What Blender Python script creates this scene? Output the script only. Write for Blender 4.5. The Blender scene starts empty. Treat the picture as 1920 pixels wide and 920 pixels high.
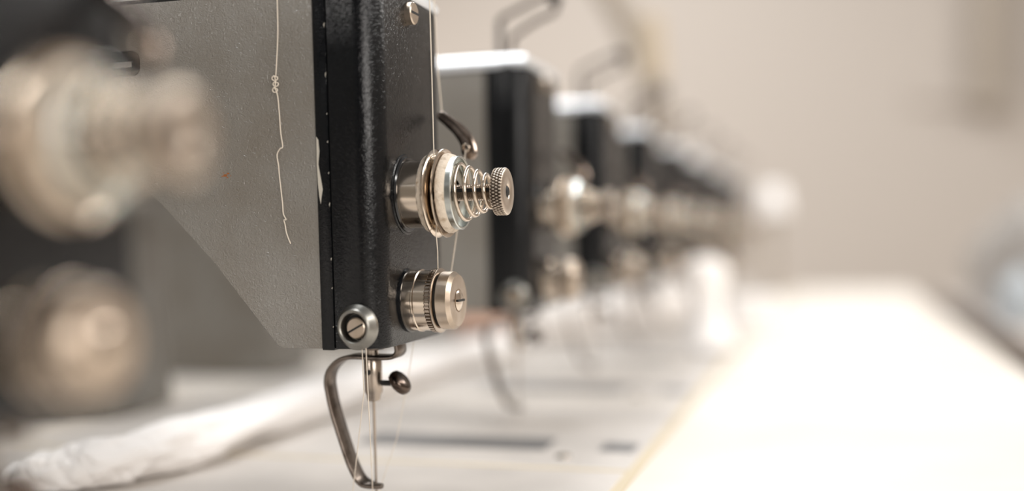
import bpy, bmesh, math, random
from mathutils import Vector, Matrix, noise
C = bpy.context.scene.collection
SC = bpy.context.scene
mm = 0.001
PI = math.pi

# ------------------------------------------------------------------ camera, world, lights, exposure
cam_data = bpy.data.cameras.new('camera')
cam = bpy.data.objects.new('camera', cam_data); C.objects.link(cam)
right = Vector((0.95986965, 0.27990665, -0.01739305))
up = Vector((-0.00643114, 0.083972, 0.99644736))
fwd = Vector((-0.28037277, 0.95634772, -0.08240229))
CAMZ = 0.87
m = Matrix.Identity(4)
for i in range(3):
    m[i][0] = right[i]; m[i][1] = up[i]; m[i][2] = -fwd[i]
m[2][3] = CAMZ
cam.matrix_world = m
cam_data.sensor_width = 36.0
cam_data.lens = 2050 / 1920 * 36
cam_data.shift_y = 160 / 1920
cam_data.clip_start = 0.01
cam_data.dof.use_dof = True
cam_data.dof.focus_distance = 0.427
cam_data.dof.aperture_fstop = 1.9
SC.camera = cam

w = bpy.data.worlds.new('World'); SC.world = w; w.use_nodes = True
wb = w.node_tree.nodes['Background']
wb.inputs[0].default_value = (1.0, 0.965, 0.925, 1); wb.inputs[1].default_value = 0.30

def area(name, loc, rot, sx, sy, power, col=(1, .97, .93)):
    l = bpy.data.lights.new(name, 'AREA'); l.shape = 'RECTANGLE'; l.size = sx; l.size_y = sy
    l.energy = power; l.color = col
    o = bpy.data.objects.new(name, l); C.objects.link(o); o.location = loc; o.rotation_euler = rot
    return o
area('ceiling_light_aisle', (1.7, 1.4, 2.4), (0, math.radians(38), 0), 0.25, 4.5, 70)
area('ceiling_light_row', (-0.85, 2.0, 2.9), (0, math.radians(-8), 0), 0.5, 4.4, 100, (0.96, .98, 1))
area('fill_light_behind', (1.9, -2.0, 1.7), (math.radians(77), 0, math.radians(35)), 1.5, 1.2, 44, (1, .95, .9))  # added fill from behind right, brightens the cloth under the arms
area('fill_light_left', (-1.5, -2.6, 1.45), (math.radians(88), 0, math.radians(-22)), 0.6, 0.4, 10, (1, .96, .92))  # added light behind left, gives the side panel paint something to reflect
area('wall_fill_light', (-2.7, 3.5, 1.0), (math.radians(90), 0, math.radians(-60)), 1.2, 0.9, 26, (1, .96, .92))  # added unseen fill that brightens the lower left of the back wall

SC.view_settings.view_transform = 'Standard'; SC.view_settings.look = 'None'
SC.view_settings.gamma = 1; SC.view_settings.use_curve_mapping = False
SC.view_settings.exposure = 0.0
SC.cycles.use_denoising = True
SC.cycles.max_bounces = 6
SC.cycles.sample_clamp_indirect = 6

# ------------------------------------------------------------------ materials
def srgb(r, g, b):
    f = lambda c: (c / 255 / 12.92) if c / 255 <= .04045 else ((c / 255 + .055) / 1.055) ** 2.4
    return (f(r), f(g), f(b), 1)

def mat(name, col, rough=.5, metal=0., spec=.5, bump=None, var=None, coat=0, sheen=0):
    """bump = (scale, strength, distance, detail, distortion); var = (colour2, scale, lo, hi)"""
    ma = bpy.data.materials.new(name); ma.use_nodes = True
    nt = ma.node_tree; b = nt.nodes['Principled BSDF']
    b.inputs['Base Color'].default_value = col
    b.inputs['Roughness'].default_value = rough
    b.inputs['Metallic'].default_value = metal
    b.inputs['Specular IOR Level'].default_value = spec
    b.inputs['Coat Weight'].default_value = coat
    b.inputs['Coat Roughness'].default_value = .08
    b.inputs['Sheen Weight'].default_value = sheen
    tc = nt.nodes.new('ShaderNodeTexCoord')
    if bump:
        n = nt.nodes.new('ShaderNodeTexNoise')
        n.inputs['Scale'].default_value = bump[0]; n.inputs['Detail'].default_value = bump[3]
        n.inputs['Distortion'].default_value = bump[4]
        nt.links.new(tc.outputs['Object'], n.inputs['Vector'])
        bp = nt.nodes.new('ShaderNodeBump'); bp.inputs['Strength'].default_value = bump[1]
        bp.inputs['Distance'].default_value = bump[2]
        nt.links.new(n.outputs['Fac'], bp.inputs['Height'])
        nt.links.new(bp.outputs['Normal'], b.inputs['Normal'])
        if coat: nt.links.new(bp.outputs['Normal'], b.inputs['Coat Normal'])
    if var:
        n2 = nt.nodes.new('ShaderNodeTexNoise'); n2.inputs['Scale'].default_value = var[1]; n2.inputs['Detail'].default_value = 4
        nt.links.new(tc.outputs['Object'], n2.inputs['Vector'])
        rp = nt.nodes.new('ShaderNodeValToRGB')
        rp.color_ramp.elements[0].position = var[2]; rp.color_ramp.elements[0].color = col
        rp.color_ramp.elements[1].position = var[3]; rp.color_ramp.elements[1].color = var[0]
        nt.links.new(n2.outputs['Fac'], rp.inputs[0]); nt.links.new(rp.outputs[0], b.inputs['Base Color'])
    return ma

def brushed(name, col, rough, axis=0, strength=.15, dist=2e-5, freq=900, metal=1.):
    """metal with fine lines turned around the given axis"""
    ma = mat(name, col, rough, metal)
    nt = ma.node_tree; b = nt.nodes['Principled BSDF']
    tc = nt.nodes.new('ShaderNodeTexCoord'); mp = nt.nodes.new('ShaderNodeMapping')
    sc = [20, 20, 20]; sc[axis] = freq * 3; mp.inputs['Scale'].default_value = sc
    n = nt.nodes.new('ShaderNodeTexNoise'); n.inputs['Scale'].default_value = 1; n.inputs['Detail'].default_value = 3
    nt.links.new(tc.outputs['Object'], mp.inputs[0]); nt.links.new(mp.outputs[0], n.inputs['Vector'])
    bp = nt.nodes.new('ShaderNodeBump'); bp.inputs['Strength'].default_value = strength; bp.inputs['Distance'].default_value = dist
    nt.links.new(n.outputs['Fac'], bp.inputs['Height']); nt.links.new(bp.outputs['Normal'], b.inputs['Normal'])
    return ma

M = {}
M['grey'] = mat('grey hammered paint', srgb(134, 131, 125), .2, 0, .75, bump=(760, .9, .0006, 1.5, 1.4),
                var=(srgb(122, 116, 107), 28, .35, .7))
M['black'] = mat('black hammered paint', srgb(7, 9, 12), .22, 0, .36, bump=(620, .7, .0002, 1.5, 2.2))
M['black_plain'] = mat('black smooth enamel', srgb(20, 21, 23), .15, 0, .6)
M['dark'] = mat('dark recess', srgb(12, 12, 12), .6)
M['nickel'] = brushed('polished nickel', srgb(214, 200, 184), .17)
M['nickel_face'] = mat('satin nickel', srgb(205, 190, 174), .34, 1., bump=(900, .08, .00005, 3, 0), var=(srgb(188, 170, 150), 160, .4, .75))
M['lid'] = mat('pale satin metal lid', srgb(226, 228, 230), .3, .35, .6)
M['zinc'] = brushed('zinc plated steel', srgb(206, 210, 206), .26)
M['steel'] = brushed('worn bright steel', srgb(176, 164, 152), .24, 2)
M['steel_dark'] = mat('dark worn steel', srgb(120, 110, 102), .32, 1., bump=(300, .2, .0001, 3, 0), var=(srgb(60, 52, 46), 200, .45, .8))
M['eyelet'] = brushed('grey steel ring', srgb(150, 148, 142), .36, 1, .2)
M['bronze'] = mat('browned steel', srgb(96, 84, 76), .22, 1., var=(srgb(50, 42, 38), 150, .4, .8))
M['lever'] = mat('brown nickel steel', srgb(182, 166, 154), .2, 1., var=(srgb(104, 88, 78), 150, .4, .8))
M['knurl'] = mat('knurled nickel with shade painted in the grooves', srgb(214, 200, 184), .3, 1.)  # shade of the grooves is painted into the base colour
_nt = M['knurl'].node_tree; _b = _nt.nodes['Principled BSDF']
_a = _nt.nodes.new('ShaderNodeVertexColor'); _a.layer_name = 'groove_shade'
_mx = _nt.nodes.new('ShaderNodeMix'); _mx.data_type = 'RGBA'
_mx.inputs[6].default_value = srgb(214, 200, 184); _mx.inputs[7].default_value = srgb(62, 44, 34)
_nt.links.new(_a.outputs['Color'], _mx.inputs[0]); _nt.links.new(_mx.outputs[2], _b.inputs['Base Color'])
M['felt'] = mat('cream felt', srgb(226, 212, 194), .95, 0, .1, bump=(1500, .8, .0004, 5, 1), var=(srgb(170, 146, 118), 420, .52, .8), sheen=.3)
M['thread'] = mat('cream thread', srgb(228, 216, 200), .75, 0, .3, bump=(3000, .5, .0001, 2, 0), sheen=.3)
M['chip'] = mat('bare metal under chipped paint', srgb(196, 190, 178), .6, 0, .4, bump=(900, .5, .0001, 3, 0))
M['rust'] = mat('rust spot', srgb(150, 92, 52), .9, 0, .2)
M['table'] = mat('white laminate', srgb(224, 217, 208), .45, 0, .35, var=(srgb(214, 204, 192), 5, .4, .7))
M['plate'] = mat('pale bed plate', srgb(212, 205, 198), .38, 0.05, .5, var=(srgb(195, 189, 183), 14, .4, .7))
M['ochre'] = mat('yellowed adhesive edge', srgb(200, 186, 160), .7)
M['band'] = mat('dark slot steel', srgb(128, 127, 128), .35, .3)
M['cloth'] = mat('white cotton cloth', srgb(250, 246, 243), .9, 0, .2, bump=(260, .35, .0006, 3, .5), sheen=.2)
M['pink'] = mat('salmon cotton cloth', srgb(228, 192, 172), .9, 0, .2)
M['wall'] = mat('beige painted plaster', srgb(190, 181, 172), .9, 0, .2, bump=(60, .1, .001, 3, 0))
M['wall_dark'] = mat('dark brown panelled wall', srgb(84, 76, 68), .8, 0, .2)
M['floor'] = mat('beige concrete floor', srgb(178, 168, 156), .6, 0, .3, var=(srgb(160, 150, 140), 2, .4, .7))
M['hose'] = mat('taupe rubber hose', srgb(158, 146, 132), .6)
M['cone'] = mat('yellow thread wound on a cone', srgb(196, 181, 160), .8, bump=(400, .4, .0004, 2, 0))
M['duct'] = mat('taupe painted metal', srgb(166, 155, 142), .6)
M['greycloth'] = mat('pale grey cloth', srgb(150, 144, 138), .9)
M['bluecloth'] = mat('pale blue grey cloth', srgb(178, 184, 188), .8)
M['side_top'] = mat('beige grey table top', srgb(172, 162, 154), .6)
M['wood'] = mat('brown table edge', srgb(110, 98, 88), .6)

# ------------------------------------------------------------------ mesh helpers
def obj(name, bm, material, parent=None, smooth=35):
    me = bpy.data.meshes.new(name); bmesh.ops.recalc_face_normals(bm, faces=bm.faces); bm.to_mesh(me); bm.free()
    if smooth:
        me.shade_smooth(); me.set_sharp_from_angle(angle=math.radians(smooth))
    me.materials.append(material)
    o = bpy.data.objects.new(name, me); C.objects.link(o)
    if parent: o.parent = parent
    return o
def tag(o, label=None, cat=None, group=None, kind=None):
    if label: o['label'] = label
    if cat: o['category'] = cat
    if group: o['group'] = group
    if kind: o['kind'] = kind
    return o
def empty(name, loc=(0, 0, 0)):
    o = bpy.data.objects.new(name, None); C.objects.link(o); o.location = loc; o.empty_display_size = .01
    return o
def T(x, y, z): return Matrix.Translation((x * mm, y * mm, z * mm))
TOX = Matrix.Rotation(PI / 2, 4, 'Y')          # local Z -> world +X
TONY = Matrix.Rotation(PI / 2, 4, 'X')         # local Z -> world -Y

def lathe(bm, prof, mtx, seg=64, closed=False, rad=None):
    """prof: list of (radius, height) in mm turned about local Z. rad(theta, r, h) may reshape the radius"""
    rings = []
    for (r, h) in prof:
        if r < 1e-6:
            rings.append([bm.verts.new(mtx @ Vector((0, 0, h * mm)))])
        else:
            ring = []
            for i in range(seg):
                a = 2 * PI * i / seg
                rr = rad(a, r, h) if rad else r
                ring.append(bm.verts.new(mtx @ Vector((rr * mm * math.cos(a), rr * mm * math.sin(a), h * mm))))
            rings.append(ring)
    n = len(rings)
    for k in range(n if closed else n - 1):
        A, B = rings[k], rings[(k + 1) % n]
        if len(A) == 1 and len(B) == 1: continue
        for i in range(seg):
            j = (i + 1) % seg
            if len(A) == 1: bm.faces.new((A[0], B[i], B[j]))
            elif len(B) == 1: bm.faces.new((A[i], A[j], B[0]))
            else: bm.faces.new((A[i], A[j], B[j], B[i]))
    return bm
def lathe_obj(name, prof, mtx, material, parent, seg=64, closed=False, rad=None, smooth=35):
    return obj(name, lathe(bmesh.new(), prof, mtx, seg, closed, rad), material, parent, smooth)

def box(bm, x0, x1, y0, y1, z0, z1, bev=0, seg=2, s=mm):
    b2 = bmesh.new(); bmesh.ops.create_cube(b2, size=1)
    for v in b2.verts:
        v.co = Vector(((x0 + (v.co.x + .5) * (x1 - x0)) * s, (y0 + (v.co.y + .5) * (y1 - y0)) * s, (z0 + (v.co.z + .5) * (z1 - z0)) * s))
    if bev: bmesh.ops.bevel(b2, geom=b2.edges[:], offset=bev * s, segments=seg, profile=.5, affect='EDGES')
    me = bpy.data.meshes.new('t'); b2.to_mesh(me); b2.free(); bm.from_mesh(me); bpy.data.meshes.remove(me)
    return bm
def smooth_path(pts, sub=6):
    P = [Vector(p) for p in pts]; out = []
    for i in range(len(P) - 1):
        p0 = P[max(i - 1, 0)]; p1 = P[i]; p2 = P[i + 1]; p3 = P[min(i + 2, len(P) - 1)]
        for k in range(sub):
            t = k / sub
            out.append(.5 * ((2 * p1) + (-p0 + p2) * t + (2 * p0 - 5 * p1 + 4 * p2 - p3) * t * t + (-p0 + 3 * p1 - 3 * p2 + p3) * t ** 3))
    out.append(P[-1]); return out
def tube(bm, pts, r, seg=8, s=mm, cap=True, rfun=None):
    P = [Vector(p) * s for p in pts]
    t0 = (P[1] - P[0]).normalized(); nrm = t0.orthogonal().normalized(); rings = []
    for i, p in enumerate(P):
        t = (P[min(i + 1, len(P) - 1)] - P[max(i - 1, 0)])
        if t.length < 1e-9: t = t0
        t = t.normalized()
        nrm = (nrm - t * nrm.dot(t)); nrm = nrm.normalized() if nrm.length > 1e-9 else t.orthogonal().normalized()
        bn = t.cross(nrm); ring = []
        for k in range(seg):
            a = 2 * PI * k / seg
            rr = (rfun(i / (len(P) - 1), a) if rfun else r) * s
            ring.append(bm.verts.new(p + nrm * math.cos(a) * rr + bn * math.sin(a) * rr))
        rings.append(ring)
    for A, B in zip(rings, rings[1:]):
        for k in range(seg):
            j = (k + 1) % seg; bm.faces.new((A[k], A[j], B[j], B[k]))
    if cap: bm.faces.new(rings[0]); bm.faces.new(rings[-1])
    return bm
def ribbon(bm, pts, wfun, thick, s=mm):
    """flat strip: path in X,Z, width along Y given by wfun(t) -> (y0, y1)"""
    P = [Vector((p[0], 0, p[1])) for p in pts]; rings = []
    for i, p in enumerate(P):
        t = (P[min(i + 1, len(P) - 1)] - P[max(i - 1, 0)]).normalized()
        n = Vector((-t.z, 0, t.x)); y0, y1 = wfun(i / (len(P) - 1))
        h = thick / 2; e = min(.5, h * .6)
        c = []
        for (a, y) in ((h - e, y0), (h, y0 + e), (h, y1 - e), (h - e, y1), (-h + e, y1), (-h, y1 - e), (-h, y0 + e), (-h + e, y0)):
            q = p + n * a; c.append(bm.verts.new(Vector((q.x, y, q.z)) * s))
        rings.append(c)
    for A, B in zip(rings, rings[1:]):
        for k in range(8):
            j = (k + 1) % 8; bm.faces.new((A[k], A[j], B[j], B[k]))
    bm.faces.new(rings[0]); bm.faces.new(rings[-1]); return bm
def prism(pts, y0, y1):
    """closed outline in X,Z (mm) extruded along Y"""
    bm = bmesh.new(); a = [bm.verts.new((x * mm, y0 * mm, z * mm)) for x, z in pts]; b = [bm.verts.new((x * mm, y1 * mm, z * mm)) for x, z in pts]
    bm.faces.new(a); bm.faces.new(b); n = len(pts)
    for i in range(n): bm.faces.new((a[i], a[(i + 1) % n], b[(i + 1) % n], b[i]))
    return bm
def bevel_where(bm, test, off, seg):
    e = [e for e in bm.edges if test((e.verts[0].co / mm), (e.verts[1].co / mm))]
    if e: bmesh.ops.bevel(bm, geom=e, offset=off * mm, segments=seg, profile=.5, affect='EDGES', clamp_overlap=True)

# ------------------------------------------------------------------ the room
TZ = 0.76                                   # table top
def slab(name, x0, x1, y0, y1, z0, z1, ma):
    o = obj(name, box(bmesh.new(), x0, x1, y0, y1, z0, z1, s=1), ma, None, 0); tag(o, kind='structure'); return o
slab('floor', -3, 3, -3, 5.1, -.05, 0, M['floor'])
slab('wall_back', -3, 3, 5.0, 5.1, 0, 3, M['wall'])
slab('wall_left', -3.1, -3, -3, 5.1, 0, 3, M['wall'])
slab('wall_front', -3, 3, -3.1, -3, 0, 3, M['wall_dark'])
slab('wall_right', 3, 3.1, -3, 5.1, 0, 3, M['wall'])

# ------------------------------------------------------------------ long work table
tb = empty('work_table', (-.3, 1.1, 0))
tag(tb, 'long white laminate work table that carries the whole row of sewing machines', 'table')
def tpart(name, bm, ma, par=tb):
    o = obj(name, bm, ma, par, 30)
    for v in o.data.vertices: v.co -= Vector((-.3, 1.1, 0)) if par is tb else Vector((0, 0, 0))
    return o
tpart('tabletop', box(bmesh.new(), -1.1, .148, -1.6, 2.3, TZ - .03, TZ, .003, 2, 1), M['table'])
for x in (-1.02, .05):
    for y in (-1.45, 2.15):
        tpart('leg', box(bmesh.new(), x - .025, x + .025, y - .025, y + .025, 0, TZ - .03, .003, 2, 1), M['duct'])

# ------------------------------------------------------------------ the sewing machine (built once, mm, origin at the table below the front corner)
TOPZ = 213.5
def make_machine():
    root = empty('sewing_machine')
    # grey cast arm and pillar
    pts = [(-25.6, 69.8), (-25.6, 205.4), (-430, 205.4), (-430, 1.8), (-284, 1.8), (-284, 130), (-276, 141), (-140, 142),
           (-122, 140.6), (-111.4, 138.5), (-103.6, 135), (-93.7, 127.8), (-71.6, 103.8), (-45, 70.2), (-42, 69.8)]
    bm = prism(pts, 0, 72)
    rim = lambda p: abs(p.y) < .01 or abs(p.y - 72) < .01
    bevel_where(bm, lambda a, b: ((abs(a.y) < .01 and abs(b.y) < .01) or (abs(a.y - 72) < .01 and abs(b.y - 72) < .01)) and a.z < 206 and b.z < 206 and a.x < -26 and b.x < -26, .8, 3)
    obj('arm_casting', bm, M['grey'], root)
    obj('lid_gasket', box(bmesh.new(), -429, -25.8, .8, 71.2, 205.3, 207.2), M['dark'], root, 0)
    bm = prism([(-.6, 207.1), (-.6, TOPZ + .4), (-430, TOPZ + .4), (-430, 207.1)], .2, 71.8)
    bevel_where(bm, lambda a, b: a.z > TOPZ and b.z > TOPZ, 6, 8)
    bevel_where(bm, lambda a, b: abs(a.z - b.z) > .5 and min(a.x, b.x) > -20 and abs(a.x - b.x) < .01, 2.5, 3)
    obj('top_lid', bm, M['lid'], root)['label'] = 'pale metal top lid'
    # black flange strip and front cover with a groove between them
    bm = prism([(-25.4, 69.2), (-25.4, 206.9), (-20.2, 206.9), (-20.2, 69.2)], -.5, 72.5)
    bevel_where(bm, lambda a, b: True, .35, 2)
    obj('cover_flange', bm, M['black'], root)
    bm = prism([(-19.6, 69.6), (-19.6, 206.9), (0, 206.9), (0, 69.6)], -.3, 72.3)
    bevel_where(bm, lambda a, b: abs(a.x) < .01 and abs(b.x) < .01 and abs(a.z - b.z) > 10, 9.6, 10)
    bevel_where(bm, lambda a, b: (abs(a.z - 69.6) < .01 and abs(b.z - 69.6) < .01) and max(a.x, b.x) > -19, 1.2, 3)
    bevel_where(bm, lambda a, b: (abs(a.z - 206.9) < .01 and abs(b.z - 206.9) < .01) and max(a.x, b.x) > -19, 1.5, 3)
    obj('front_cover', bm, M['black'], root)
    bm = box(bmesh.new(), -20.4, -19.4, .6, 71.4, 70.2, 205.0); obj('cover_gap', bm, M['dark'], root, 0)

    # --- tension assembly on the front cover (axis along X)
    ty, tz = 26.9, 128.9
    A = T(0, ty, tz) @ TOX
    ta = lathe_obj('tension_assembly', [(0, -1), (13.4, -1), (13.4, 9.2), (12.9, 9.6), (0, 9.6)], A, M['nickel'], root, 96)
    lathe_obj('collar', [(13.5, -.5), (14.6, -.5), (14.9, 0), (14.9, .9), (14.4, 1.5), (13.5, 1.6)], A, M['black_plain'], ta, 96)
    lathe_obj('collar', [(14.9, -.3), (16.0, -.3), (15.9, .2), (15.4, .6), (14.9, .6)], A, M['black'], ta, 96)
    fz = lambda a, r, h: r + .28 * noise.noise(Vector((math.cos(a) * 9, math.sin(a) * 9, h * 1.4))) + .12 * noise.noise(Vector((math.cos(a) * 40, math.sin(a) * 40, h * 3)))
    lathe_obj('felt_washer', [(5, 9.3), (13.8, 9.2), (14.9, 9.7), (15.4, 10.6), (15.4, 11.6), (15.1, 12.4), (5, 12.6)], A, M['felt'], ta, 180, rad=fz)
    def disc(h0, sgn):   # dished disc with rolled rim
        return [(4, h0), (12.5, h0), (15.2, h0 + .7 * sgn), (16.6, h0 + 1.5 * sgn), (17.25, h0 + 1.6 * sgn), (17.35, h0 + 1.2 * sgn), (17.0, h0 + .8 * sgn),
                (15.4, h0 + .1 * sgn), (12.6, h0 - .55 * sgn), (4, h0 - .55 * sgn)]
    lathe_obj('tension_disc', disc(14.3, -1), A, M['nickel'], ta, 128)
    lathe_obj('tension_disc', disc(15.6, 1), A, M['nickel'], ta, 128)
    lathe_obj('felt_washer', [(5, 16.8), (14.9, 17.2), (15.5, 17.8), (15.5, 19.0), (15.0, 20.2), (14.4, 20.9), (5, 21)], A, M['felt'], ta, 180, rad=fz)
    lathe_obj('spring_cup', [(5, 19.9), (14.0, 19.9), (14.3, 20.2), (14.3, 23.1), (14.0, 23.4), (13.3, 23.4), (13.1, 23.0), (13.1, 21.2), (5, 21.2)], A, M['zinc'], ta, 128)
    # cone spring
    pts = []
    turns = 4.15; n = 230
    for i in range(n + 1):
        t = i / n; a = 2 * PI * turns * t + PI * .6
        r = 11.6 - 6.3 * t ** 1.0; h = 22.2 + (36.6 - 22.2) * (t ** .93)
        p = A @ Vector((r * math.cos(a) * mm, r * math.sin(a) * mm, h * mm)); pts.append(p / mm)
    obj('spring', tube(bmesh.new(), pts, .82, 12), M['nickel'], ta, 60)
    # split threaded stud
    sp = [(0, 9)]
    h = 20.0
    while h < 38.5:
        sp += [(3.25, h), (2.75, h + .35)]; h += .7
    sp += [(3.0, 38.6), (0, 38.6)]
    st = lathe_obj('stud', sp, A, M['steel'], ta, 40, smooth=20)
    bm = box(bmesh.new(), 21.3, 38.3, ty - 3.4, ty - 2.2, tz + .2, tz + 1.5); obj('stud_slot', bm, M['dark'], ta, 0)
    # knurled thumb nut
    def kn(a, r, h):
        if r < 9.0 or h < 37.6 or h > 41.6: return r
        u = a / (2 * PI) * 44; v = (h - 37.5) / 1.25
        f = lambda x: abs((x % 1) - .5) * 2
        d = min(f(u + v * .5), f(u - v * .5)); return r - .5 * max(0, 1 - d * 1.8)
    prof = [(0, 37.2), (8.3, 37.2), (9.0, 37.5)] + [(9.15, 37.6 + 4.0 * k / 20) for k in range(21)] + [(8.95, 41.8), (8.4, 42.1), (3.0, 42.15), (2.4, 41.7), (2.3, 41.0), (0, 41.0)]
    tn = lathe_obj('thumb_nut', prof, A, M['knurl'], ta, 352, rad=kn, smooth=50)
    ca = tn.data.color_attributes.new('groove_shade', 'FLOAT_COLOR', 'POINT'); Ai = A.inverted()
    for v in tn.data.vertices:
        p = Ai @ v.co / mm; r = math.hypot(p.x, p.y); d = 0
        if 37.55 < p.z < 41.65: d = min(1, max(0, (9.15 - r) / .3))  # painted groove shade, browner the deeper the knurl cuts
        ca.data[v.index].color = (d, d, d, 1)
    lathe_obj('stud_tip', [(0, 40.9), (2.1, 40.9), (2.1, 41.9), (1.6, 42.3), (0, 42.3)], A, M['dark'], tn, 24)

    # --- lower pretension barrel
    by, bz = 27.4, 86.7
    B = T(1.2, by, bz) @ TOX
    ba = lathe_obj('thread_guide_barrel', [(0, -2), (12.1, -2), (12.1, 3.6), (12.45, 3.9), (12.45, 4.5), (12.0, 4.8), (12.0, 9.4), (11.0, 9.8), (0, 9.8)], B, M['nickel'], root, 96)
    lathe_obj('collar', [(12.0, -1.5), (12.75, -1.5), (12.75, -.2), (12.0, 0)], B, M['black_plain'], ba, 96)
    gear = lambda a, r, h: r - (.75 if (r > 12.2 and math.sin(a * 52) < 0) else 0)
    lathe_obj('toothed_ring', [(9, 9.3), (12.3, 9.3), (12.75, 9.7), (12.75, 11.4), (12.3, 11.7), (9, 11.7)], B, M['steel'], ba, 512, rad=gear, smooth=25)
    lathe_obj('guide_disc', [(8, 11.6), (12.4, 11.6), (12.9, 12.0), (12.9, 12.3), (12.3, 12.6), (8, 12.6)], B, M['steel'], ba, 96)
    lathe_obj('guide_disc', [(0, 12.5), (10.6, 12.5), (10.6, 13.6), (0, 13.6)], B, M['dark'], ba, 64)
    cap = lathe_obj('cap', [(0, 13.4), (11.1, 13.4), (11.5, 13.7), (11.5, 18.0), (10.2, 19.6), (4.6, 19.65), (4.5, 19.2), (0, 19.2)], B, M['nickel_face'], ba, 96, smooth=25)
    sc = lathe_obj('screw', [(0, 18.8), (4.2, 18.8), (4.2, 19.8), (3.4, 20.4), (1.6, 20.75), (0, 20.8)], B, M['nickel'], cap, 48)
    obj('screw_slot', box(bmesh.new(), 21.4, 22.1, by - 4, by + 4, bz - .4, bz + .5), M['dark'], sc, 0)

    # --- ringed screw guide on the side facing the camera
    G = T(-10.2, -.3, 78.2) @ TONY @ Matrix.Rotation(math.radians(-7), 4, 'Y')
    rg = lathe_obj('thread_eyelet', [(0, -1), (8.2, -1), (8.7, -.3), (8.7, 1.0), (7.3, 3.0), (7.0, 3.6), (6.6, 3.9), (6.0, 3.9), (5.6, 3.6), (5.4, 3.0), (5.1, .4), (0, .4)], G, M['eyelet'], root, 96, smooth=28)
    lathe_obj('recess', [(0, .45), (5.0, .45), (5.0, .6), (0, .6)], G, M['dark'], rg, 48)
    G = G @ T(.5, -.3, 0)
    sc = lathe_obj('screw', [(0, .6), (4.05, .6), (4.05, 2.5), (3.6, 2.9), (0, 2.95)], G, M['nickel_face'], rg, 64)
    q = G @ Matrix.Rotation(math.radians(27), 4, 'Z')
    bm = box(bmesh.new(), -3.7, 3.7, -.38, .38, 2.6, 3.02); bm.transform(q); obj('screw_slot', bm, M['dark'], sc, 0)

    # --- cover screw near the top of the front
    F = T(-.2, 33.5, 200.6) @ TOX
    fs = lathe_obj('cover_screw', [(0, -1), (4.4, -1), (4.4, 2.6), (4.0, 3.1), (0, 3.15)], F, M['nickel_face'], root, 48)
    obj('screw_slot', box(bmesh.new(), 2.5, 3.05, 29.6, 37.4, 200.2, 201.1), M['dark'], fs, 0)

    # --- take-up lever: lever_slot in the cover and the curved blade with an eye
    sl = obj('lever_slot', box(bmesh.new(), -.4, .12, 58.5, 61.6, 118, 190, .1, 1), M['dark'], root, 0)
    bm = bmesh.new()
    path = smooth_path([(3.0, 58, 163.3), (5.0, 57.5, 162.3), (8.6, 56.5, 160.0), (13.2, 55.5, 156.5), (16.8, 55, 152.0), (18.1, 55, 147.6), (16.9, 55, 144.2)], 6)
    rings = []
    for i, p in enumerate(path):
        t = i / (len(path) - 1); tt = (path[min(i + 1, len(path) - 1)] - path[max(i - 1, 0)]).normalized()
        nn = Vector((-tt.z, 0, tt.x)).normalized()
        wd = 2.5 + 2.2 * min(1, t * 1.2) ** 1.3
        if t < .1: wd *= .55 + 4.5 * t
        if t > .86: wd *= max(.25, math.sqrt(max(0, 1 - ((t - .86) / .15) ** 2)))
        th = 1.5
        off = -wd * .5 * min(1, t * 2) + .2
        ring = []
        for (a, b) in ((1, -.5), (1, .5), (.7, 1), (-.7, 1), (-1, .5), (-1, -.5), (-.7, -1), (.7, -1)):
            ring.append(bm.verts.new((p + nn * (a * wd * .75 + off * .3) + Vector((0, b * th, 0))) * mm))
        rings.append(ring)
    for a, b in zip(rings, rings[1:]):
        for k in range(8): bm.faces.new((a[k], a[(k + 1) % 8], b[(k + 1) % 8], b[k]))
    bm.faces.new(rings[0]); bm.faces.new(rings[-1])
    lv = obj('take_up_lever', bm, M['lever'], root, 50)
    lathe_obj('eye', [(1.0, -.4), (1.9, -.4), (1.9, .3), (1.5, .6), (1.0, .5)], T(16.3, 53.4, 148.6) @ TONY, M['nickel'], lv, 32, closed=True)

    # --- needle bar, clamp, screw and needle under the head
    N = T(-17.9, 30, 0)
    nb = lathe_obj('needle_bar', [(0, 63.2), (2.6, 63.2), (2.6, 72), (0, 72)], N, M['steel'], root, 32)
    cl = lathe_obj('needle_clamp', [(0, 45.3), (2.2, 45.3), (2.7, 45.8), (3.0, 47.8), (3.75, 49.4), (3.75, 62.6), (3.4, 63.3), (0, 63.3)], N, M['steel'], nb, 64)
    lathe_obj('clamp_hole', [(0, 3.3), (1.15, 3.3), (1.15, 3.8), (0, 3.8)], T(-18.4, 30, 57.4) @ TONY, M['dark'], nb, 24)
    bm = bmesh.new(); lathe(bm, [(0, 3), (1.15, 3), (1.15, 8.4), (2.0, 8.8), (0, 8.8)], T(-17.9, 30, 52.8) @ TOX, 24)
    ts = obj('thumb_screw', bm, M['dark'], nb)
    lathe_obj('screw_head', [(0, -2.4), (3.8, -2.4), (5.0, -1.6), (5.4, -.4), (5.4, .6), (4.9, 1.8), (3.8, 2.5), (0, 2.7)], T(-6.2, 30, 53.0) @ Matrix.Rotation(math.radians(52), 4, 'Y'), M['bronze'], ts, 48)
    lathe_obj('needle', [(0, 1.0), (.25, 2.2), (.5, 6), (.55, 30), (.62, 31), (.62, 45.6), (0, 45.6)], N, M['steel'], nb, 16)
    # bush and plate under the head
    lathe_obj('needle_bushing', [(0, 66.6), (5.2, 66.6), (5.4, 67), (5.4, 70), (0, 70)], N, M['steel_dark'], root, 40)
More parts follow.
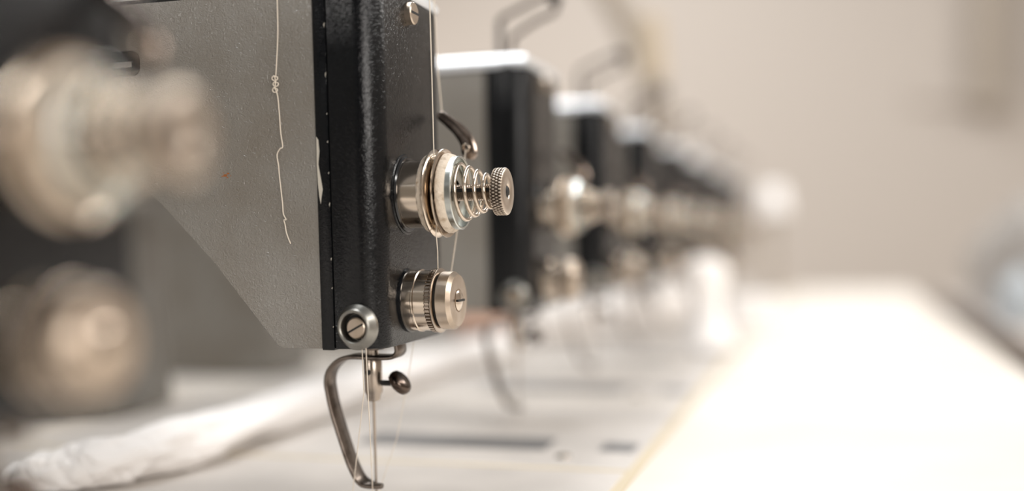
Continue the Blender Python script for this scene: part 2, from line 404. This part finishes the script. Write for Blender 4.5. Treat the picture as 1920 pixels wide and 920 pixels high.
    # bent finger guard
    pts = smooth_path([(-5.2, 0, 70), (-4.7, 0, 66.2), (-6.6, 0, 64.2), (-10.5, 0, 63.5), (-19, 0, 63.6), (-26.5, 0, 63.6), (-31.5, 0, 61.9), (-35.3, 0, 58.2), (-36.7, 0, 53.6),
                       (-36.2, 0, 48.5), (-34.2, 0, 39.5), (-28.6, 0, 21.8), (-25.4, 0, 14.6), (-23.4, 0, 11.9), (-21, 0, 10.7), (-17.5, 0, 10.5), (-13.4, 0, 10.7)], 5)
    def wf(t):
        if t > .88: return (24, 24 + 9 - 5.5 * (t - .88) / .12)
        if t < .12: return (23, 33)
        return (24, 24 + 9.5)
    obj('finger_guard', ribbon(bmesh.new(), [(p.x, p.z) for p in pts], wf, 1.7), M['steel_dark'], root, 50)

    # --- thread guide frame on the top of the head: a bent flat loop on a post
    tf = obj('thread_guide_frame', tube(bmesh.new(), smooth_path([(-26.8, 36, 210), (-26.8, 36, 226), (-26.6, 36, 239)], 4), 1.9, 12), M['black_plain'], root)
    obj('guide_loop', tube(bmesh.new(), smooth_path([(-26.6, 36, 238.5), (-25, 36, 241), (-12, 36, 246.5), (2, 36, 252), (6, 36, 251.5), (7.6, 36, 247.5), (6.5, 36, 242), (-5, 36, 237.5), (-18, 36, 229.6), (-19.6, 36, 226), (-19.8, 36, 212)], 6), 1.5, 10), M['bronze'], tf)
    obj('guide_knuckle', lathe(bmesh.new(), [(0, -4), (3.6, -4), (4, -3.4), (4, 3.4), (3.6, 4), (0, 4)], T(6.8, 36, 250) @ TONY, 24), M['black_plain'], tf)
    return root

def copy_tree(o, parent=None):
    c = o.copy(); C.objects.link(c); c.parent = parent
    for ch in list(o.children): copy_tree(ch, c)
    return c

X1, Y1, S = -0.16265, 0.38197, 0.214
proto = make_machine()
GR = 'grey and black sewing machine heads in the receding row'
labels = {
 -1: 'very blurred sewing machine at far left foreground, nearest the camera, with glowing nickel tension discs',
  0: 'sharply focused sewing machine with grey side panel, black front cover and nickel tension knob',
  1: 'blurred sewing machine directly behind the sharply focused one, its whole black front edge in view',
  2: 'second sewing machine behind the focused one, with a big soft highlight by its top corner',
  3: 'third sewing machine behind the focused one in the receding row',
  4: 'fourth sewing machine behind the focused one, beside the white cloth bundle',
  5: 'fifth sewing machine behind the focused one, small and very soft',
  6: 'sixth sewing machine behind the focused one, small and very soft',
  7: 'seventh sewing machine behind the focused one, next to last of the row',
  8: 'eighth sewing machine behind the focused one, farthest of the row against the beige wall'}
machines = {}
for k in range(-1, 9):
    r = proto if k == 0 else copy_tree(proto)
    r.location = (X1, Y1 + S * k, TZ); tag(r, labels[k], 'sewing machine', GR); machines[k] = r
for ch in machines[-1].children:
    if ch.name.startswith('take_up_lever'): ch.location.x += -.003; ch.location.z += .004
machines[-1].location += Vector((-.0035, 0, .0035))

# marks that only the focused machine shows
m0 = machines[0]
def patch(name, pts, y, ma, parent, th=.08):
    bm = prism(pts, y - th, y); return obj(name, bm, ma, parent, 0)
patch('paint_chip', [(-25.1, 150.4), (-24.3, 149.2), (-24.0, 145), (-24.6, 140), (-23.6, 134), (-23.1, 130.5), (-23.7, 127.6), (-24.1, 125), (-24.6, 128), (-25.0, 133), (-25.2, 141)], -.5, M['chip'], m0)['label'] = 'pale chip in the black paint'
random.seed(4)
for i in range(9):
    z = 80 + i * 13.5 + random.uniform(-4, 4); h = random.uniform(.5, 2.2)
    patch('paint_chip', [(-20.45, z), (-20.2, z + h), (-20.65, z + h * .6)], -.5, M['chip'], m0)
for (cx_, cz_, r_) in ((-64.9, 137.2, .8), (-63.6, 137.9, .55), (-66.2, 136.9, .35), (-62.6, 137.0, .25), (-65.6, 138.2, .22), (-63.9, 136.4, .3)):
    patch('rust_spot', [(cx_ + r_ * random.uniform(.7, 1.4) * math.cos(2 * PI * i / 11), cz_ + r_ * random.uniform(.4, .9) * math.sin(2 * PI * i / 11)) for i in range(11)], 0, M['rust'], m0, .04)
# rounded black window with a pale bar in the side panel
def rrect(cx, cz, w_, h_, r, n=6):
    out = []
    for (sx, sz, a0) in ((1, 1, 0), (-1, 1, 90), (-1, -1, 180), (1, -1, 270)):
        for i in range(n + 1):
            a = math.radians(a0 + 90 * i / n); out.append((cx + sx * (w_ / 2 - r) + r * math.cos(a), cz + sz * (h_ / 2 - r) + r * math.sin(a)))
    return out
for k in machines:
    if k < 0: continue
    ow = patch('oil_window', rrect(-114.5, 182.6, 27, 9.8, 3.4), 0, M['black_plain'], machines[k], .5)
    patch('window_bar', rrect(-112.5, 182.2, 16, 2.2, .5), -.5, M['greycloth'], ow, .1)

# ------------------------------------------------------------------ bed plates let into the table
bp = None
plates = {-1: 'pale bed plate under the nearest, very blurred machine', 0: 'pale bed plate under the sharply focused machine', 1: 'pale bed plate with dark band, just behind the needle of the focused machine',
          2: 'second pale bed plate behind the focused machine', 3: 'third pale bed plate behind the focused machine', 4: 'fourth pale bed plate behind the focused machine',
          5: 'fifth pale bed plate behind the focused machine', 6: 'sixth pale bed plate behind the focused machine', 7: 'seventh pale bed plate behind the focused machine', 8: 'farthest pale bed plate at the end of the table'}
def make_plate():
    r = obj('bed_plate', box(bmesh.new(), -270, 71, -93, 114, 0, 1.6, .4, 1), M['plate'])
    bm = bmesh.new()
    box(bm, 71, 76, -98, 117, 0, 1.2); box(bm, -273, 71, -98, -93, 0, 1.2)
    obj('adhesive_edge', bm, M['ochre'], r, 0)
    bm = prism([(-85, 1.7), (-85, 1.9), (20, 1.9), (20, 1.7)], -56, -24); obj('band', bm, M['band'], r, 0)  # darker flat rectangles lying just above the plate
    bm = prism([(48, 1.7), (48, 1.9), (66, 1.9), (66, 1.7)], -52, -30); obj('band', bm, M['band'], r, 0)
    lathe_obj('screw', [(0, 1.6), (4, 1.6), (3.6, 2.4), (0, 2.4)], T(34, -70, 0), M['steel'], r, 24)
    return r
bp = make_plate()
for k in range(-1, 9):
    r = bp if k == -1 else copy_tree(bp)
    r.location = (X1, Y1 + S * k, TZ); tag(r, plates[k], 'bed plate', 'bed plates let into the table')

# ------------------------------------------------------------------ threads
def thread(name, pts, r, label, sub=1, group=None, twist=True):
    P = smooth_path(pts, sub) if sub > 1 else pts
    o = obj(name, tube(bmesh.new(), P, r, 8), M['thread'], None, 60)
    o.location = (X1, Y1, TZ); return tag(o, label, 'thread', group)
lp = [(-39.4, -.8, 216), (-39.4, -.8, 202), (-39.6, -.8, 190), (-40.6, -.8, 178.4), (-41.1, -.8, 174)]
for j, (cx_, cz_) in enumerate(((-41.2, 173.0), (-40.9, 170.8), (-41.3, 168.6))):   # three little curls
    for i in range(9):
        a = PI / 2 - 2 * PI * i / 8
        lp.append((cx_ + (1.15 - .1 * j) * math.cos(a) - .2, -.8 - .06 * i, cz_ + .8 * math.sin(a)))
lp += [(-40.6, -.8, 166.4), (-40.1, -.8, 159), (-39.8, -.8, 152.3), (-39.2, -.8, 147.3), (-40.2, -1.1, 146.4), (-41.7, -.8, 144.2), (-41.2, -.8, 140), (-41.0, -.8, 136.1), (-40.1, -.8, 125.9),
       (-39.9, -.8, 121.8), (-38.6, -1.2, 119.5), (-39.6, -1.0, 119.3), (-39.3, -.8, 117.5), (-38.9, -.8, 114.7), (-38.2, -.7, 112.4), (-37.3, -.6, 110.2)]
thread('loose_thread', lp, .23, 'loose cream thread with small knots hanging on the grey side panel', 4)
thread('sewing_thread', [(14.5, 19, 216), (14.6, 19, 200), (14.8, 19, 171), (14.85, 19, 149), (14.95, 19, 131), (14.95, 20, 124)], .24,
       'long straight cream thread running down from above into the tension discs of the focused machine')
thread('sewing_thread', [(14.95, 20, 123), (15.1, 19, 113), (14.6, 21.5, 106), (12.9, 26, 98.9)], .24,
       'short cream thread between the tension discs and the toothed ring of the lower barrel')
thread('sewing_thread', [(1.3, 60, 216), (1.8, 60, 200), (2.4, 60, 182), (4.2, 59, 163.5)], .28, 'cream thread slanting down to the tip of the curved take-up lever')
thread('sewing_thread', [(16.4, 53, 147.8), (15.0, 47, 120), (13.0, 39, 93)], .24, 'cream thread dropping from the eye of the take-up lever behind the discs')
thread('sewing_thread', [(-8.1, -1.8, 74), (-8.2, -1.8, 71.5), (-14.6, 13, 51), (-25.8, 24, 8), (-27.4, 25, 2.5)], .2, 'left of the two thin threads below the ring, slanting to the finger guard')
thread('sewing_thread', [(-6.5, -1.8, 74), (-6.6, -1.8, 71.5), (-16.9, 24, 9), (-18, 27, 2.5)], .2, 'right of the two thin threads below the ring, running straight down beside the needle')
thread('sewing_thread', [(-3.5, 40, 69), (-8, 42, 50), (-13.0, 42, 28), (-17.5, 33, 8), (-18, 32, 2.5)], .16, 'faint thread slanting down behind the thumb screw to the needle tip')

# ------------------------------------------------------------------ cloth on the table
def cloth_roll(name, path, rf, label, cat='cloth roll', ma='cloth', flat=.86, seg=56, n=9, amp=.09, sd=0):
    P = smooth_path(path, n); cnt = len(P)
    def rr(t, a):
        r = rf(t)
        q = Vector((t * 9 + sd, math.cos(a) * 1.4, math.sin(a) * 1.4))
        w = noise.noise(q) * amp + noise.noise(q * 3.1) * amp * .6 - amp * .5 * max(0, 1 - abs(noise.noise(Vector((t * 26 + sd, math.cos(a) * .8, math.sin(a) * .8)))) * 9) + amp * .35 * math.sin(a * 3 + t * 40 + 3 * noise.noise(q * .7))
        return r * (1 + w)
    bm = tube(bmesh.new(), P, 1, seg, 1, True, rr)
    zc = P[0].z
    for v in bm.verts: v.co.z = max(v.co.z, TZ + .0025)
    o = obj(name, bm, M[ma], None, 60); me = o.data
    c = Vector((sum(v.co.x for v in me.vertices), sum(v.co.y for v in me.vertices), 0)) / len(me.vertices); c.z = TZ + .0025
    for v in me.vertices: v.co -= c
    o.location = c; return tag(o, label, cat)
def rf1(t):
    e = (.18 + .1 * math.sin(t * 90) if t < .055 else min(1, .3 + (t - .055) / .03)) ** .7 * min(1, (1.004 - t) / .04) ** .5
    return .0176 * (.25 + .75 * e) * (1 + .08 * math.sin(t * 34))
z1 = TZ + .0178
r1 = cloth_roll('cloth_roll', [(-.362, .410, TZ + .007), (-.345, .414, TZ + .008), (-.328, .420, TZ + .012), (-.317, .432, z1), (-.311, .46, z1), (-.310, .52, z1), (-.313, .62, z1), (-.316, .70, z1), (-.312, .80, z1), (-.305, .90, z1), (-.302, 1.02, z1)],
           rf1, 'long crumpled white cloth roll lying diagonally from lower left under the focused head', n=20, amp=.15)
for v in r1.data.vertices: v.co.z *= .64
rf2 = lambda t: .023 * (.35 + .65 * min(1, (t + .01) / .08) ** .5 * min(1, (1.01 - t) / .06) ** .5) * (1 + .15 * t)
z2 = TZ + .023
cloth_roll('cloth_roll', [(-.325, 1.12, z2), (-.30, 1.14, z2), (-.275, 1.19, z2 + .004), (-.235, 1.27, z2 + .008), (-.205, 1.36, z2 + .01), (-.185, 1.45, z2 + .008)],
           rf2, 'bright white cloth roll lying behind the second machine, lit strongly', n=14, sd=5)
rf3 = lambda t: (.021 + .006 * math.cos(t * 7)) * (.3 + .7 * min(1, (1.01 - t) / .25) ** .6)
cloth_roll('cloth_bundle', [(-.112, 1.06, TZ + .002), (-.113, 1.062, TZ + .02), (-.116, 1.066, TZ + .045), (-.119, 1.07, TZ + .07), (-.121, 1.075, TZ + .088)],
           rf3, 'upright white cloth bundle standing on the table beside the far machines', 'cloth bundle', n=8, sd=9)
cloth_roll('folded_cloth', [(-.40, 1.16, TZ + .018), (-.37, 1.155, TZ + .02), (-.34, 1.15, TZ + .02), (-.315, 1.15, TZ + .016)], lambda t: .018, 'salmon pink folded cloth behind the lower barrel of the focused machine', 'cloth', 'pink', n=6, sd=2)
bx_ = obj('white_box', box(bmesh.new(), -.024, .024, -.02, .02, 0, .037, .0015, 2, 1), M['cloth']); bx_.location = (-.082, 1.24, TZ)
tag(bx_, 'small bright white box on the table right of the cloth bundle', 'box')
lid = obj('lid', box(bmesh.new(), -.025, .025, -.021, .021, .037, .044, .0015, 2, 1), M['cloth'], bx_)

# ------------------------------------------------------------------ air hose and thread cone over the row
hp = smooth_path([(-.60, 1.75, TZ + .72), (-.47, 1.70, TZ + .63), (-.36, 1.66, TZ + .53), (-.30, 1.64, TZ + .44), (-.26, 1.63, TZ + .35), (-.245, 1.62, TZ + .27), (-.25, 1.62, TZ + .212)], 8)
hs = obj('air_hose', tube(bmesh.new(), hp, .02, 20, 1), M['hose'], None, 60); tag(hs, 'curved taupe hose arching over the row of machines', 'hose')
cn = empty('thread_cone', (-.205, 1.30, TZ + .2155)); cn.scale = (1, 1, 1.4)
obj('cone_body', lathe(bmesh.new(), [(0, 58), (17, 58), (19, 62), (13, 108), (11, 110), (0, 110)], Matrix.Identity(4), 32), M['cone'], cn)
obj('spindle', lathe(bmesh.new(), [(0, 0), (11, 0), (11, 3), (3, 4), (3, 60), (0, 60)], Matrix.Identity(4), 24), M['steel_dark'], cn)
tag(cn, 'pale yellow thread cone standing on a spindle above the row of machines', 'thread cone')

wc = empty('thread_cone', (-.237, 1.90, TZ + .2140))
obj('cone_body', lathe(bmesh.new(), [(0, 1), (20, 1), (21, 3), (21, 6), (14, 44), (12, 46), (0, 46)], Matrix.Identity(4), 32), M['cloth'], wc)
obj('cone_core', lathe(bmesh.new(), [(8, 0), (9, 0), (7, 52), (6, 52)], Matrix.Identity(4), 24, True), M['hose'], wc)
tag(wc, 'bright white thread cone on the lid of a far machine, blurred to a soft disc', 'thread cone')
wt = empty('thread_stand', (-.108, 2.17, TZ))
obj('base', lathe(bmesh.new(), [(0, 0), (38, 0), (38, 5), (34, 8), (0, 8)], Matrix.Identity(4), 32), M['duct'], wt)
obj('pole', lathe(bmesh.new(), [(0, 7), (7, 7), (7, 150), (0, 150)], Matrix.Identity(4), 16), M['duct'], wt)
obj('plate', lathe(bmesh.new(), [(0, 142), (26, 142), (26, 146), (0, 146)], Matrix.Identity(4), 32), M['duct'], wt)
tag(wt, 'brown blurred thread stand at the far end of the table', 'thread stand')
w2 = copy_tree(wc); w2.location = (-.108, 2.17, TZ + .150); w2.scale = (1.35, 1.35, 1.2); tag(w2, 'farthest bright white thread cone on a stand at the table end', 'thread cone')

# ------------------------------------------------------------------ right side and far wall
t2 = empty('side_table', (.62, 1.6, 0)); tag(t2, 'neighbouring table with brown edge across the gap at right', 'table')
o = obj('tabletop', box(bmesh.new(), -.40, .5, -1.3, 1.0, .70, .74, .003, 2, 1), M['side_top'], t2)
obj('edge_band', box(bmesh.new(), -.408, -.4005, -1.3, 1.0, .695, .742, .001, 1, 1), M['wood'], t2)
for x in (-.3, .4):
    for y in (-1.1, .8): obj('leg', box(bmesh.new(), x - .025, x + .025, y - .025, y + .025, 0, .70, .003, 2, 1), M['duct'], t2)
def heap(name, c, sx, sy, sz, ma, label, cat, sd):
    bm = bmesh.new(); bmesh.ops.create_icosphere(bm, subdivisions=5, radius=1)
    for v in bm.verts:
        p = v.co.copy(); d = 1 + .22 * noise.noise(p * 1.6 + Vector((sd, 0, 0))) + .08 * noise.noise(p * 5 + Vector((sd, 3, 0)))
        v.co = Vector((p.x * sx * d, p.y * sy * d, max(-.02, p.z * sz * d)))
    o = obj(name, bm, M[ma], None, 60)
    lo = min(v.co.z for v in o.data.vertices)
    for v in o.data.vertices: v.co.z -= lo
    o.location = c; return tag(o, label, cat)
heap('cloth_heap', (.325, 2.08, .741), .095, .27, .165, 'greycloth', 'soft grey cloth heap on the neighbouring table at right edge', 'cloth heap', 3)
heap('cloth_heap', (.252, 1.66, .741), .026, .04, .055, 'bluecloth', 'small pale blue cloth heap in front of the grey one at right', 'cloth heap', 7)

dp = empty('wall_duct', (.61, 4.93, 1.40)); tag(dp, 'taupe vertical duct on the far wall at upper right', 'duct')
obj('duct_body', box(bmesh.new(), -.065, .065, -.05, .05, 0, 1.5, .01, 2, 1), M['duct'], dp)
obj('duct_collar', box(bmesh.new(), -.075, .075, -.06, .055, -.02, .04, .006, 2, 1), M['duct'], dp)
sh = obj('wall_box', box(bmesh.new(), -.12, .12, .03, .05, -.05, .05, .006, 2, 1), M['wall']); sh.location = (.43, 4.948, 1.46)
obj('box_cover', box(bmesh.new(), -.11, .11, .025, .0295, -.042, .042, .001, 1, 1), M['wall'], sh)
tag(sh, 'faint beige box on the far wall left of the duct', 'wall box')
